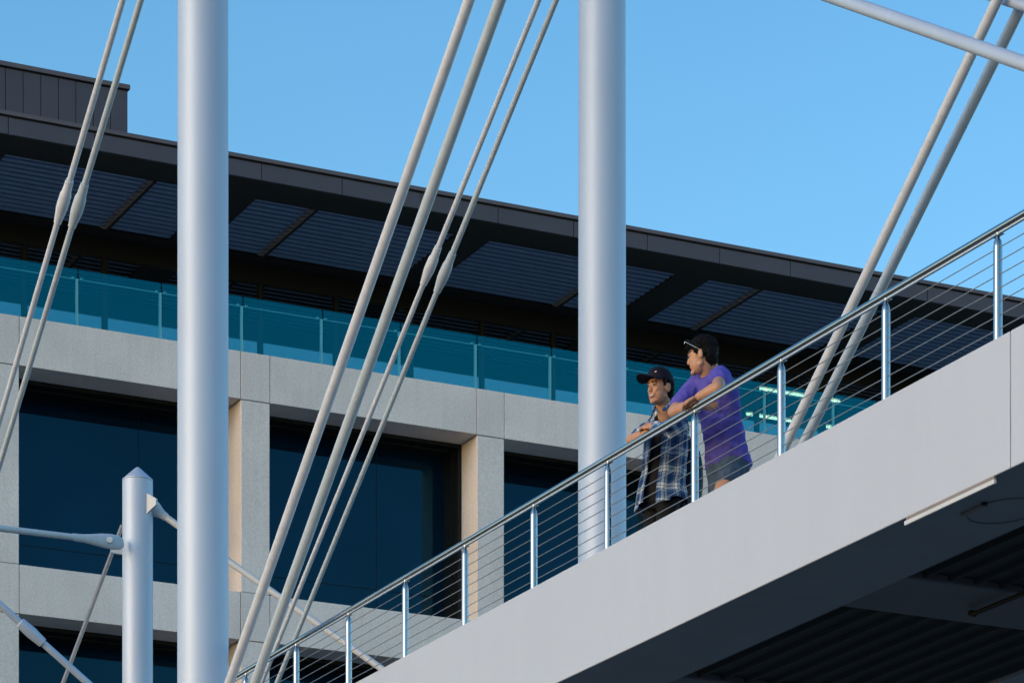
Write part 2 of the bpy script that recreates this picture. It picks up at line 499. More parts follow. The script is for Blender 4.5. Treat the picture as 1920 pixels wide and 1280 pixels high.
# louvre bays
lx = [18.35 + 4.757 * i for i in range(-2, 6)]
px = [21.17 + 3.165 * i for i in range(-4, 8)]
for a in lx[:-1]:
    b = a + 4.757 - 0.70
    sl = MB()
    nS = 13
    for i in range(nS):
        y = 58.08 + i * 2.66 / nS
        P_ = [(y, ZS + 0.062), (y + 0.01, ZS + 0.046), (y + 0.102, ZS + 0.032), (y + 0.105, ZS + 0.038), (y + 0.06, ZS + 0.062), (y + 0.01, ZS + 0.072)]
        k6 = len(P_)
        sl.add([(a + .01, yy, zz) for yy, zz in P_] + [(b - .01, yy, zz) for yy, zz in P_],
               [(i_, i_ + 1 if i_ < 5 else 0, k6 + (i_ + 1 if i_ < 5 else 0), k6 + i_) for i_ in range(6)] + [tuple(range(5, -1, -1)), tuple(range(6, 12))])
    sl.build('louvre_panel', M['louver'], bld)
    for x in px:
        if a + 0.02 < x < b + 0.05:
            MB().box(x - 0.025, x + 0.025, 58.03, 60.74, ZS + 0.0, ZS + 0.16).build('louvre_rail', M['soffit'], bld)
            pts_ = []
            for i in range(nS):
                y = 58.08 + i * 2.66 / nS
                pts_ += [(x - 0.04, y), (x - 0.15, y + 0.03), (x - 0.15, y + 0.12), (x - 0.04, y + 0.15)]
            pts_ += [(x - 0.03, pts_[-1][1]), (x - 0.03, 58.08)]
            kk = len(pts_); cl = MB()
            cl.add([(p_[0], p_[1], ZS + 0.012) for p_ in pts_] + [(p_[0], p_[1], ZS + 0.03) for p_ in pts_],
                   [tuple(range(kk)), tuple(range(2 * kk - 1, kk - 1, -1))] + [(i, (i + 1) % kk, kk + (i + 1) % kk, kk + i) for i in range(kk)])
            cl.build('louvre_clip', M['purlin'], bld)
# plant room on the roof
pr = MB()
pr.box(8.7, 21.31, 60.03, 67, 25.62, 27.62)
pr.build('plant_room_wall', M['soffit'], bld)
x = 21.335
while x > 9:
    MB().bbox(x - 0.328, x - 0.004, 60.0, 60.04, 25.63, 27.62, 0.003).build('plant_room_panel', M['roof'], bld)
    x -= 0.338
MB().box(21.31, 21.335, 60.045, 67, 25.63, 27.62).build('plant_room_side', M['roof'], bld)
MB().bbox(8.7, 21.37, 59.95, 67.05, 27.64, 27.73, 0.01).build('plant_room_coping', M['coping'], bld)

# balcony glass balustrade
bal = empty('glass_balustrade', (29.0, 58.1, 22.4))
tag(bal, 'teal tinted glass balustrade with thin steel posts on the concrete building\'s balcony edge', 'balustrade')
bx = [19.69 + 1.580 * i for i in range(-6, 16)]
for a, b in zip(bx[:-1], bx[1:]):
    MB().box(a + 0.012, b - 0.012, 58.005, 58.018, 22.405, 23.40).build('glass_panel', M['tealglass'], bal)
for a in bx:
    po = MB().box(a - 0.028, a + 0.012, 58.04, 58.085, 22.42, 23.24).build('post', M['silver'], bal)
    for s in (-0.075, 0.085):
        MB().ell((a + s, 58.06, 23.255), (0.033, 0, 0), (0, 0.03, 0), (0, 0, 0.022), 12, 8).build('rail_clamp', M['silver'], po)
MB().tube((bx[0], 58.06, 23.24), (bx[-1], 58.06, 23.24), 0.011, n=10).build('rail', M['silver'], bal)

# ceiling lights in the top storey
def clight(x0, x1, y, z, label):
    t = empty('ceiling_light', ((x0 + x1) / 2, y, z))
    tag(t, label, 'ceiling light', 'fluorescent lights in the top storey')
    MB().tube((x0, y, z), (x1, y, z), 0.026, n=12).build('tube', M['tube'], t)
    MB().bbox(x0 - .02, x1 + .02, y - 0.06, y + 0.06, z + 0.04, z + 0.09, 0.01).build('housing', M['trim'], t)
    h = MB()
    for xx in (x0 + 0.1, x1 - 0.1): h.tube((xx, y, z + 0.08), (xx, y, 25.55), 0.006, n=6)
    h.build('hanger', M['silver'], t)
clight(36.36, 37.45, 62.50, 24.95, 'lit fluorescent tube behind teal glass, front left one beside the slanted stays')
clight(36.98, 38.10, 64.1, 24.95, 'lit fluorescent tube behind teal glass, rear left one below the front tube')
clight(37.98, 38.36, 62.50, 24.95, 'lit short fluorescent tube behind teal glass, front right one beyond the slanted stays')
clight(38.78, 39.9, 64.1, 24.95, 'lit fluorescent tube behind teal glass, rear right one just above the bridge edge')

# ------------------------------------------------------------ footbridge
XN, XFAR = 10.80, 13.87
ZT, ZB = 8.05, 7.285
Y0, Y1 = 3.0, 57.6
fb = empty('footbridge', (12.3, 25.0, 7.285))
tag(fb, 'pale grey footbridge crossing overhead with smooth deep side fascia and dark underside', 'footbridge')
ys = [Y0, 15.79, Y1]
MB().bbox(XN, XN + 0.015, Y0, 15.785, ZB, ZT, 0.006).build('side_fascia', M['fascia'], fb)
MB().bbox(XN, XN + 0.015, 15.795, Y1, ZB, ZT, 0.006).build('side_fascia', M['fascia'], fb)
MB().bbox(XFAR - 0.07, XFAR, Y0, Y1, ZB, ZT, 0.006).build('far_fascia', M['fascia'], fb)
MB().box(XN + 0.015, XN + 0.16, Y0, Y1, 7.72, ZT - 0.01).build('upstand', M['fascia'], fb)
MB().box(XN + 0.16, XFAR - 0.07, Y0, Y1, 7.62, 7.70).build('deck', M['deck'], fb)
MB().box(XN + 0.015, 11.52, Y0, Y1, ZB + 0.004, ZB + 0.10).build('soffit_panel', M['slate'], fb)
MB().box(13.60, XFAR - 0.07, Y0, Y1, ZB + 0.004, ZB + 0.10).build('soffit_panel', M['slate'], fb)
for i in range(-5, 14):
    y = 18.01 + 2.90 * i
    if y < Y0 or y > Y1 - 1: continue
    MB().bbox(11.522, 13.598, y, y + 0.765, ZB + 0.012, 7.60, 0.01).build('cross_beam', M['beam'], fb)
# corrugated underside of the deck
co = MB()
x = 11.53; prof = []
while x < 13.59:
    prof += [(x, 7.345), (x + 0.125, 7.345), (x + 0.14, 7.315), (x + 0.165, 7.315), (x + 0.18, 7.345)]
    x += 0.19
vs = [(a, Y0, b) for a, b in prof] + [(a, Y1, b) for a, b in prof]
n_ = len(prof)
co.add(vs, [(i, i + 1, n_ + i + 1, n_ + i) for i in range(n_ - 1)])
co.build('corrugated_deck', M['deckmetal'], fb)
pi_ = MB().tube((12.31, 8.0, 7.25), (12.31, 18.42, 7.25), 0.016, n=12).cap_((12.31, 18.40, 7.25), (12.31, 18.44, 7.262), 0.022, 0.022)
pi_.build('conduit', M['frame'], fb)
tr = MB()
tr.bbox(XN - 0.012, XN + 0.006, 15.93, 16.86, 7.236, 7.262, 0.003)
tr.build('edge_trim', M['trim'], fb)
MB().box(XN - 0.002, XN + 0.012, 15.945, 16.855, 7.258, 7.2845).build('trim_gap', M['brownmetal'], fb)
ring = MB()
N = 48
cy, cx = 16.50, 11.25
vs = []
for i in range(N):
    a = 2 * math.pi * i / N
    for r in (1.0, 0.972):
        for z in (ZB - 0.002, ZB + 0.01):
            vs.append((cx + 0.20 * r * math.cos(a), cy + 0.27 * r * math.sin(a), z))
fs = []
for i in range(N):
    j = (i + 1) % N
    fs += [(i * 4, j * 4, j * 4 + 2, i * 4 + 2), (i * 4, i * 4 + 1, j * 4 + 1, j * 4), (i * 4 + 2, j * 4 + 2, j * 4 + 3, i * 4 + 3)]
ring.add(vs, fs).build('hatch_ring', mat('hatch_gasket', (0.145, 0.168, 0.19), 0.7), fb)
MB().bbox(11.045, 11.085, 16.43, 16.66, ZB - 0.012, ZB + 0.02, 0.004).build('light_slot', M['brownmetal'], fb)
MB().tube((11.05, 16.415, ZB - 0.012), (11.05, 16.415, ZB + 0.02), 0.018, n=12).build('slot_plug', M['soffit'], fb)

for y_ in (12.45, 26.80):
    MB().bbox(10.16, XN - 0.003, y_, y_ + 0.22, 7.62, 7.86, 0.02).build('outrigger_bracket', M['fascia'], fb)
    MB().bbox(XFAR + 0.003, 14.22, y_, y_ + 0.22, 7.62, 7.86, 0.02).build('outrigger_bracket', M['fascia'], fb)

# ------------------------------------------------------------ railing
XRL = 10.90
ZR = 8.72
rl = empty('cable_railing', (XRL, 25.0, 8.05))
tag(rl, 'polished steel railing with round posts and thin wires along the footbridge', 'railing')
MB().tube((XRL, Y0 + .2, ZR), (XRL, Y1 - .2, ZR), 0.0225, n=24).build('handrail', M['chrome'], rl)
MB().box(XRL - 0.008, XRL + 0.008, Y0 + .2, Y1 - .2, ZR - 0.0315, ZR - 0.0215).build('rail_bar', M['silver'], rl)
posts = [26.452, 25.338, 24.219, 23.124, 21.96, 20.807, 19.574, 18.458, 17.235, 16.057]
posts += [posts[-1] - 1.17 * i for i in range(1, 6)] + [posts[0] + 1.15 * i for i in range(1, 8)]
for y in posts:
    pr_ = [(0, 0.026), (0.925, 0.026), (0.955, 0.0225), (0.975, 0.0125), (1.0, 0.0115), (1.035, 0.0115)]
    z0 = ZR - 0.030 - 1.035 + 0.04
    p_ = MB().lathe((XRL, y, z0), (XRL, y, z0 + 1), pr_, 24).build('post', M['chrome'], rl)
    MB().box(XRL - 0.016, XRL + 0.016, y - 0.045, y + 0.045, ZR - 0.038, ZR - 0.034).build('saddle_plate', M['chrome'], p_)
ZW = [ZR - 0.108 - 0.0765 * i for i in range(8)]
for z in ZW:
    MB().tube((XRL, Y0 + .3, z), (XRL, Y1 - .3, z), 0.0031, n=8).build('wire', M['wire'], rl)

# ------------------------------------------------------------ masts and stays
XA, XB, YM = 10.28, 14.095, 27.02
def mast(x, r0, r1, label):
    o = MB().tube((x, YM, 0), (x, YM, 17.6), r0, r1, n=64)
    o.lathe((x, YM, 17.6), (x, YM, 18.6), [(0, r1), (0.25, 0.02)], 64)
    o = o.build('mast', M['paint'])
    tag(o, label, 'mast', 'tall white masts of the footbridge')
mast(XA, 0.221, 0.212, 'tall round white mast in front of the footbridge, beside the short pointed mast')
mast(XB, 0.226, 0.208, 'tall round white mast behind the footbridge railing and the two leaning men')

def stay(label, p, q, ext_p, ext_q, r, m, sleeve=None, r_low=None, group='slanted white stays of the footbridge', name='stay_rod', n=20):
    """p, q in world; extended by metres at both ends; sleeve = (point, point)"""
    p = Vector(p); q = Vector(q); a = (q - p).normalized()
    P0 = p - a * ext_p; Q0 = q + a * ext_q
    if sleeve:
        root = empty(name, P0)
        s0 = (Vector(sleeve[0]) - P0).dot(a); s1 = (Vector(sleeve[1]) - P0).dot(a)
        L = (Q0 - P0).length
        MB().lathe(P0, Q0, [(0, r), (s0 + .02, r), (s0 + .02, r * (r_low or 1)), (L, r * (r_low or 1))], n).build('rod', m, root)
        d = s1 - s0
        pr = [(s0, r * 1.02), (s0, r * 1.32), (s0 + d * .25, r * 1.50), (s0 + d * .33, r * 1.86), (s0 + d * .55, r * 1.95), (s0 + d * .66, r * 1.9), (s0 + d * .95, r * 1.30), (s1, r * 1.28), (s1, r * 0.9)]
        MB().lathe(P0, Q0, pr, n).build('turnbuckle_sleeve', m, root, sharp=50)
        tag(root, label, 'stay rod', group)
        return root
    o = MB().tube(P0, Q0, r, n=n).build(name, m)
    tag(o, label, 'stay rod', group)
    return o
stay('thick stay starting left of the tall front mast base, leftmost of four at centre', (XA, 21.738, 12.134), (XA, 26.406, 8.296), 11, 0.62, 0.0405, M['rodpaint'])
stay('thick bluish stay, second from left of the four crossing the middle', (XA, 21.236, 11.936), (XA, 25.832, 8.173), 11, 1.1, 0.0415, M['rodpaint_cool'])
stay('third stay from left of the four crossing the middle', (14.1, 28.306, 15.454), (14.1, 35.238, 10.575), 1.3, 3.8, 0.0275, M['rodpaint'], ((14.1, 30.52, 13.871), (14.1, 30.875, 13.61)), 0.93)
stay('thin sleeved stay, last of the four crossing the middle', (14.1, 27.943, 15.311), (14.1, 34.78, 10.478), 1.0, 3.8, 0.028, M['rodpaint_cool'], ((14.1, 30.196, 13.713), (14.1, 30.57, 13.455)), 0.93)
stay('thin sleeved stay at the far left, left one of the pair over the dark roof', (XA, 29.046, 15.011), (XA, 32.691, 12.269), 2.0, 6.0, 0.029, M['rodpaint'], ((XA, 30.525, 13.898), (XA, 30.903, 13.639)), 0.93)
stay('thin sleeved stay at the far left, right one of the pair over the dark roof', (XA, 28.567, 14.822), (XA, 32.691, 11.822), 1.6, 5.6, 0.0295, M['rodpaint_cool'], ((XA, 30.094, 13.714), (XA, 30.478, 13.461)), 0.93)
stay('thick stay behind the railing right of the men, left one of that pair', (13.98, 20.601, 12.398), (13.98, 23.674, 9.949), 10, 2.6, 0.040, M['rodpaint'])
stay('thick bluish stay behind the railing right of the men, right one of that pair', (14.20, 20.576, 12.43), (14.20, 23.665, 10.084), 10, 2.8, 0.0415, M['rodpaint_cool'])
stay('long white tube sloping down across the sky in the top right corner', (XA, 16.734, 10.164), (XA, 14.901, 9.107), 11.6, 2.75, 0.0385, M['paint'])
stay('short visible bit of white tube in the extreme top right corner', (14.09, 20.64, 12.434), (14.09, 20.423, 12.31), 7.2, 9.0, 0.043, M['paint'])

# short pointed mast with its clevis rods, standing beyond the bridge
px_, py_, pr_r = 14.711, 41.0, 0.194
sm = empty('short_mast', (px_, py_, 0))
tag(sm, 'short round white mast with conical cap left of the tall front mast', 'mast')
MB().tube((px_, py_, 0), (px_, py_, 14.435), pr_r, n=48).build('shaft', M['paint'], sm)
MB().lathe((px_, py_, 14.44), (px_, py_, 15), [(0, pr_r * 1.012), (0.012, pr_r * 1.012), (0.17, 0.025), (0.178, 0.008)], 48).build('cone_cap', M['paint'], sm)
# view-facing lugs on the shaft
rv = Vector((0.8985, -0.4389, 0)); tv = Vector((-0.4389, -0.8985, 0)); up = Vector((0, 0, 1))
def plate(name, pts, base, ax, ay, th, m, parent):
    nn = ax.cross(ay).normalized() * th / 2
    P = [base + ax * a + ay * b for a, b in pts]
    k = len(P)
    mb = MB().add([p - nn for p in P] + [p + nn for p in P],
                  [tuple(reversed(range(k))), tuple(range(k, 2 * k))] + [(i, (i + 1) % k, k + (i + 1) % k, k + i) for i in range(k)])
    return mb.build(name, m, parent)
pc = Vector((px_, py_, 0))
lugdir = (rv * 0.80 + tv * 0.60).normalized()
plate('gusset_plate', [(0, 0.10), (0.0, -0.21), (0.10, -0.15), (0.20, -0.10), (0.20, -0.02)], pc + lugdir * (pr_r - 0.01) + up * 14.17 - rv * 0.04, lugdir, up, 0.03, M['trim'], sm)
plate('gusset_plate', [(0, 0.09), (0, -0.10), (-0.16, -0.07), (-0.16, 0.06)], pc - rv * (pr_r - 0.01) + up * 13.60, rv, up, 0.03, M['rodpaint_cool'], sm)

def clevis_rod(label, p, q, r, m, ext=0.0, fork=None, slv=None, grp='thin rods fixed to the short mast'):
    p = Vector(p); q = Vector(q); a = (q - p).normalized(); Q = q + a * ext
    root = empty('brace_rod', p)
    tag(root, label, 'brace rod', grp)
    L = (Q - p).length
    MB().tube(p + a * (fork * 0.85 if fork else 0), Q, r, n=16).build('rod', m, root)
    if fork:
        side = a.cross(tv).normalized()
        # forked end: cone body flattening into two cheeks
        rings = []
        for t, w_, d_ in ((0.0, .055, .03), (.06, .078, .045), (.22, .088, .055), (.42, .078, .055), (.66, .055, .05), (.8, .045, .045), (1.0, .042, .042)):
            rings.append((p + a * fork * t, side * w_ * r / 0.035, tv * d_ * r / 0.035))
        MB().loft(rings, 20).build('clevis', m, root)
        MB().tube(p + a * fork * .25 + tv * 0.05 * r / .035, p + a * fork * .25 + tv * 0.085 * r / .035, 0.035 * r / .035, n=16).build('pin', m, root)
    if slv:
        s0, s1 = slv
        prf = [(s0, r * 1.05), (s0 + .01, r * 1.5), (s0 + (s1 - s0) * .5, r * 1.7), (s0 + (s1 - s0) * .8, r * 1.5), (s1, r * 1.4), (s1 + .005, r)]
        MB().lathe(p, Q, prf, 16).build('sleeve', m, root)
    return root
clevis_rod('white rod with forked end running left from the short mast', (14.46, 40.86, 13.585), (12.736, 40.5, 13.466), 0.040, M['rodpaint_cool'], 8, 0.72)
clevis_rod('white rod sloping down right from the short mast, passing behind the tall front mast', (14.84, 40.99, 14.16), (17.847, 39, 11.551), 0.043, M['trim'], 0.6, 0.30)
clevis_rod('white rod with a sleeve sloping down right in the bottom left corner', (11.40, 38, 12.26), (13.02, 38, 11.051), 0.042, M['paint'], 12, None, (0.98, 1.33), 'rods in the bottom left corner')
clevis_rod('thin brownish steel rod slanting down left behind the short mast', (14.645, 41.4, 13.966), (13.85, 41.4, 11.862), 0.028, M['steelrod'], 12, None, None)
#PEOPLE
# ------------------------------------------------------------ people
DECK = 7.70

def head_blobs(mb, c, fwd_deg, pitch, roll, k=1.0):
    """adds skull, jaw, nose, ears to mb; returns a mapper local -> world. local x = person's left, y = forward, z = up"""
    a = R(fwd_deg)
    f = (tv * math.cos(a) - rv * math.sin(a)).normalized()
    lft = up.cross(f).normalized()
    rot = Matrix.Rotation(R(pitch), 3, lft) @ Matrix.Rotation(R(roll), 3, f)
    X = rot @ lft; Yf = rot @ f; Z = rot @ up
    c = Vector(c)
    def W(x, y, z): return c + (X * x + Yf * y + Z * z) * k
    def E(x, y, z, rx, ry, rz, n=20, m=14): mb.ell(W(x, y, z), X * rx * k, Yf * ry * k, Z * rz * k, n, m)
    def C(p, q, r0, r1): mb.cap_(W(*p), W(*q), r0 * k, r1 * k, 14)
    E(0, -0.012, 0.035, 0.073, 0.092, 0.083)            # cranium
    E(0, 0.012, 0.010, 0.067, 0.078, 0.085)
    E(0, 0.032, -0.045, 0.060, 0.056, 0.068)            # lower face
    C((-0.045, 0.005, -0.060), (-0.012, 0.070, -0.094), 0.020, 0.015)   # jaw lines
    C((0.045, 0.005, -0.060), (0.012, 0.070, -0.094), 0.020, 0.015)
    E(0, 0.077, -0.094, 0.021, 0.016, 0.018)            # chin
    C((-0.030, 0.076, 0.028), (0.030, 0.076, 0.028), 0.011, 0.011)      # brow
    C((0, 0.084, 0.018), (0, 0.099, -0.020), 0.0075, 0.0098)            # nose
    C((-0.011, 0.094, -0.026), (0.011, 0.094, -0.026), 0.0075, 0.0075)
    C((-0.036, 0.062, -0.018), (-0.030, 0.070, -0.026), 0.016, 0.014)   # cheeks
    C((0.036, 0.062, -0.018), (0.030, 0.070, -0.026), 0.016, 0.014)
    C((-0.017, 0.079, -0.056), (0.017, 0.079, -0.056), 0.010, 0.010)    # mouth mound
    for s in (-1, 1):
        mb.ell(W(0.073 * s, -0.008, -0.008), X * 0.008 * k + Yf * (-0.006 * k * 1) * 1, Yf * 0.018 * k, Z * 0.031 * k, 14, 10)
        C((0.078 * s, -0.018, 0.014), (0.077 * s, -0.020, -0.010), 0.0055, 0.005)
    return W, X, Yf, Z

def face_details(person_head, W, X, Yf, Z, k=1.0, smile=False):
    for s in (-1, 1):
        e = MB().ell(W(0.030 * s, 0.0785, 0.008), X * 0.0145 * k, Yf * 0.0085 * k, Z * 0.0048 * k, 14, 8).build('eye', M['eyewhite'], person_head)
        MB().ell(W(0.029 * s, 0.0845, 0.008), X * 0.0095 * k, Yf * 0.006 * k, Z * 0.0062 * k, 12, 8).build('iris', M['iris'], e)
        MB().cap_(W(0.015 * s, 0.0895, 0.0275), W(0.046 * s, 0.0755, 0.0285), 0.0052 * k, 0.004 * k, 10).build('eyebrow', M['brow'], person_head)
        MB().cap_(W(0.016 * s, 0.0835, 0.0135), W(0.043 * s, 0.0715, 0.0145), 0.0036 * k, 0.0028 * k, 8).build('eyelid', M['brow'], person_head)
    if smile:
        lp = MB()
        pts = [(-0.033, 0.075, -0.043), (-0.018, 0.0875, -0.0495), (0, 0.0915, -0.0515), (0.018, 0.0875, -0.0495), (0.033, 0.075, -0.043)]
        lo = [(-0.032, 0.075, -0.046), (-0.018, 0.084, -0.065), (0, 0.088, -0.0715), (0.018, 0.084, -0.065), (0.032, 0.075, -0.046)]
        for a, b in zip(pts[:-1], pts[1:]): lp.cap_(W(*a), W(*b), 0.003 * k, 0.003 * k, 8)
        for a, b in zip(lo[:-1], lo[1:]): lp.cap_(W(*a), W(*b), 0.0050 * k, 0.0050 * k, 8)
        lips = lp.build('lips', M['lip'], person_head)
        t = MB()
        tp = [(x * .88, y - 0.0015, z - 0.0065) for x, y, z in pts]
        for a, b in zip(tp[:-1], tp[1:]): t.cap_(W(*a), W(*b), 0.0052 * k, 0.0052 * k, 8)
        t.build('teeth', M['teeth'], lips)
    else:
        lp = MB().cap_(W(-0.020, 0.084, -0.055), W(0.020, 0.084, -0.055), 0.0045 * k, 0.0045 * k, 8)
        lp.cap_(W(-0.016, 0.083, -0.063), W(0.016, 0.083, -0.063), 0.005 * k, 0.005 * k, 8)
        lp.build('lips', M['lip'], person_head)

def arm(mb, sh, el, wr, r=(0.050, 0.040, 0.041, 0.026)):
    mb.cap_(sh, el, r[0], r[1]); 
    d = Vector(wr) - Vector(el)
    mid = Vector(el) + d * 0.3
    mb.cap_(el, mid, r[1], r[2]); mb.cap_(mid, wr, r[2], r[3])

def hand(mb, wr, d, nrm, thumb, curl=0.5, k=1.0):
    """palm + five fingers; d = finger direction, nrm = back-of-hand normal, thumb = side of the thumb"""
    wr = Vector(wr); d = Vector(d).normalized(); nrm = Vector(nrm)
    nrm = (nrm - d * nrm.dot(d)).normalized()
    s = d.cross(nrm).normalized()
    if s.dot(Vector(thumb)) < 0: s = -s
    mb.ell(wr + d * 0.045 * k, s * 0.042 * k, nrm * 0.016 * k, d * 0.052 * k, 18, 12)
    for i, L in enumerate((0.072, 0.080, 0.074, 0.058)):
        b = wr + d * (0.086 - 0.004 * abs(i - 1)) * k + s * (0.029 - 0.0195 * i) * k
        c1 = curl * 0.6; c2 = curl * 1.5; c3 = curl * 2.1
        q = b
        dirs = [d * math.cos(c1) - nrm * math.sin(c1), d * math.cos(c2) - nrm * math.sin(c2), d * math.cos(c3) - nrm * math.sin(c3)]
        for dd, fr, r0, r1 in zip(dirs, (0.45, 0.30, 0.25), (0.0092, 0.0084, 0.0078), (0.0084, 0.0078, 0.0066)):
            q2 = q + dd * L * fr * k
            mb.cap_(q, q2, r0 * k, r1 * k, 10); q = q2
    t0 = wr + d * 0.025 * k + s * 0.034 * k
    t1 = t0 + (d * 0.7 + s * 0.55 - nrm * 0.3).normalized() * 0.038 * k
    t2 = t1 + (d * 0.9 + s * 0.15 - nrm * 0.45).normalized() * 0.032 * k
    mb.cap_(t0, t1, 0.0125 * k, 0.0105 * k, 10); mb.cap_(t1, t2, 0.0102 * k, 0.008 * k, 10)

def leg(mb, hip, knee, ank, N, r=(0.085, 0.055, 0.036)):
    hip = Vector(hip); knee = Vector(knee); ank = Vector(ank)
    mb.cap_(hip, knee, r[0], r[1])
    calf = knee + (ank - knee) * 0.3 - N * 0.015
    mb.cap_(knee, calf, r[1], r[1] * 0.95); mb.cap_(calf, ank, r[1] * 0.95, r[2])
    mb.cap_(ank - up * 0.03 - N * 0.03, ank - up * 0.035 + N * 0.14, 0.036, 0.030)

def torso_rings(C, dims, N, S):
    return [(Vector(c), S * a, N * b) for c, (a, b) in zip(C, dims)]

def set_uv(o, fn):
    me = o.data
    at = me.attributes.new('cloth_uv', 'FLOAT_VECTOR', 'POINT')
    off = o.matrix_world.translation
    for v, dt in zip(me.vertices, at.data): dt.vector = fn(v.co + off)

# ---- man in purple ---------------------------------------------------------
PU = {'t0': (11.17, 19.882, 9.061), 't1': (11.19, 19.874, 9.03), 't2': (11.24, 19.89, 8.923), 't3': (11.32, 19.959, 8.775), 't4': (11.4, 20.041, 8.653), 't5': (11.45, 20.093, 8.566),
      'head': (11.1, 19.838, 9.163), 'nk': (11.15, 19.861, 9.055), 'shN': (11.17, 19.715, 9.018), 'shF': (11.15, 20.02, 9.040),
      'elN': (10.98, 19.409, 8.811), 'wrN': (10.91, 19.534, 8.780), 'elF': (10.94, 19.938, 8.800), 'wrF': (10.935, 19.66, 8.770),
      'hipN': (11.45, 20.02, 8.56), 'hipF': (11.45, 20.19, 8.56), 'kneeN': (11.28, 19.93, 8.20), 'kneeF': (11.43, 20.16, 8.16)}
PU = {k: Vector(v) for k, v in PU.items()}
N1 = Vector((-0.95, -0.31, 0)).normalized(); S1 = up.cross(N1).normalized()
p1 = empty('person', (11.4, 20.0, DECK))
tag(p1, 'man in a purple t-shirt and denim shorts leaning on the railing, looking away', 'person', 'men leaning on the footbridge railing')
b = MB()
Wp, Xp, Yp, Zp = head_blobs(b, PU['head'], 108, 10, 2)
b.cap_(PU['head'] + Vector((0.02, -0.005, -0.05)), PU['nk'] + Vector((0.03, 0.01, -0.02)), 0.055, 0.062)
b.cap_(PU['head'] + Vector((0.045, -0.02, -0.03)), PU['nk'] + Vector((0.06, 0.0, -0.02)), 0.045, 0.055)
b.loft(torso_rings([PU['t1'], PU['t2'], PU['t3'], PU['t4'], PU['t5']], [(.125, .06), (.15, .085), (.12, .085), (.135, .09), (.15, .1)], N1, S1), 20)
arm(b, PU['shN'] - up * 0.008, PU['elN'], PU['wrN'], (0.044, 0.043, 0.043, 0.029))
arm(b, PU['shF'] - up * 0.008, PU['elF'], PU['wrF'], (0.044, 0.042, 0.042, 0.029))
hand(b, PU['wrN'], (PU['wrN'] - PU['elN']) + Vector((-0.01, 0.05, 0.0)), Vector((-0.2, -0.1, 1)), Vector((-1, 0, 0)), 0.55)
hand(b, PU['wrF'] + Vector((0.02, -0.03, -0.005)), Vector((0.25, -0.9, -0.25)), Vector((-0.9, 0, 0.4)), Vector((0, 0, 1)), 0.45)
leg(b, PU['hipN'], PU['kneeN'], Vector((11.44, 19.98, DECK + 0.075)), N1, (0.085, 0.058, 0.037))
leg(b, PU['hipF'], PU['kneeF'], Vector((11.50, 20.22, DECK + 0.075)), N1, (0.085, 0.058, 0.037))
body = remesh(b.build('body', M['skin'], p1), 0.0045, 3)
face_details(body, Wp, Xp, Yp, Zp)
# hair
h = MB()
h.ell(Wp(0, -0.020, 0.050), Xp * 0.083, Yp * 0.101, Zp * 0.090, 24, 16)
h.ell(Wp(0, 0.040, 0.088), Xp * 0.058, Yp * 0.052, Zp * 0.032, 20, 12)
h.ell(Wp(0, -0.060, -0.008), Xp * 0.070, Yp * 0.050, Zp * 0.070, 20, 12)
h.cap_(Wp(-0.040, 0.066, 0.080), Wp(0.045, 0.070, 0.072), 0.018, 0.016)
for s in (-1, 1):
    h.cap_(Wp(0.066 * s, 0.020, 0.045), Wp(0.069 * s, 0.016, 0.004), 0.013, 0.009)
hair1 = remesh(h.build('hair', M['hair'], p1), 0.005, 2, 0.008, 40)
def tufts(o, n, seed, down, ln=0.02):
    me = o.data; rr = random.Random(seed)
    bm = bmesh.new(); bm.from_mesh(me); vv = [(v.co.copy(), v.normal.copy()) for v in bm.verts]
    for c_, nn in rr.sample(vv, n):
        d_ = (nn * 0.35 + down * 0.8 + Vector((rr.uniform(-.3, .3), rr.uniform(-.3, .3), rr.uniform(-.3, .3)))).normalized()
        e1 = nn.cross(d_).normalized() * 0.0035; b0 = c_ - nn * 0.002; L_ = ln * rr.uniform(.5, 1.2)
        a_ = bm.verts.new(b0 + e1); b_ = bm.verts.new(b0 - e1); g_ = bm.verts.new(b0 + nn * 0.005); t_ = bm.verts.new(c_ + d_ * L_)
        bm.faces.new((a_, b_, t_)); bm.faces.new((b_, g_, t_)); bm.faces.new((g_, a_, t_)); bm.faces.new((a_, g_, b_))
    bm.to_mesh(me); bm.free()
tufts(hair1, 420, 5, (Yp * 0.3 - Zp * 0.9))
# t-shirt
t = MB()
t.loft(torso_rings([PU['t0'] + Vector((.015, 0, -.02)), PU['t1'] + Vector((.01, 0, -.005)), PU['t2'], PU['t3'], PU['t4'], PU['t5'] + Vector((.01, .01, -.02))],
                   [(.090, .068), (.168, .092), (.185, .118), (.150, .118), (.160, .125), (.178, .138)], N1, S1), 32)
t.cap_(PU['shN'] + Vector((.02, .03, -.01)), PU['shN'] + (PU['elN'] - PU['shN']) * 0.50, 0.077, 0.064)
t.cap_(PU['shF'] + Vector((.02, -.03, -.005)), PU['shF'] + (PU['elF'] - PU['shF']) * 0.72, 0.075, 0.062)
t.cap_(PU['t1'] + Vector((0.04, 0.03, -0.03)), PU['t3'] + Vector((0.06, 0.0, 0)), 0.085, 0.09)
shirt = remesh(t.build('tshirt', M['purple'], p1), 0.006, 3, 0.010, 13, 2)
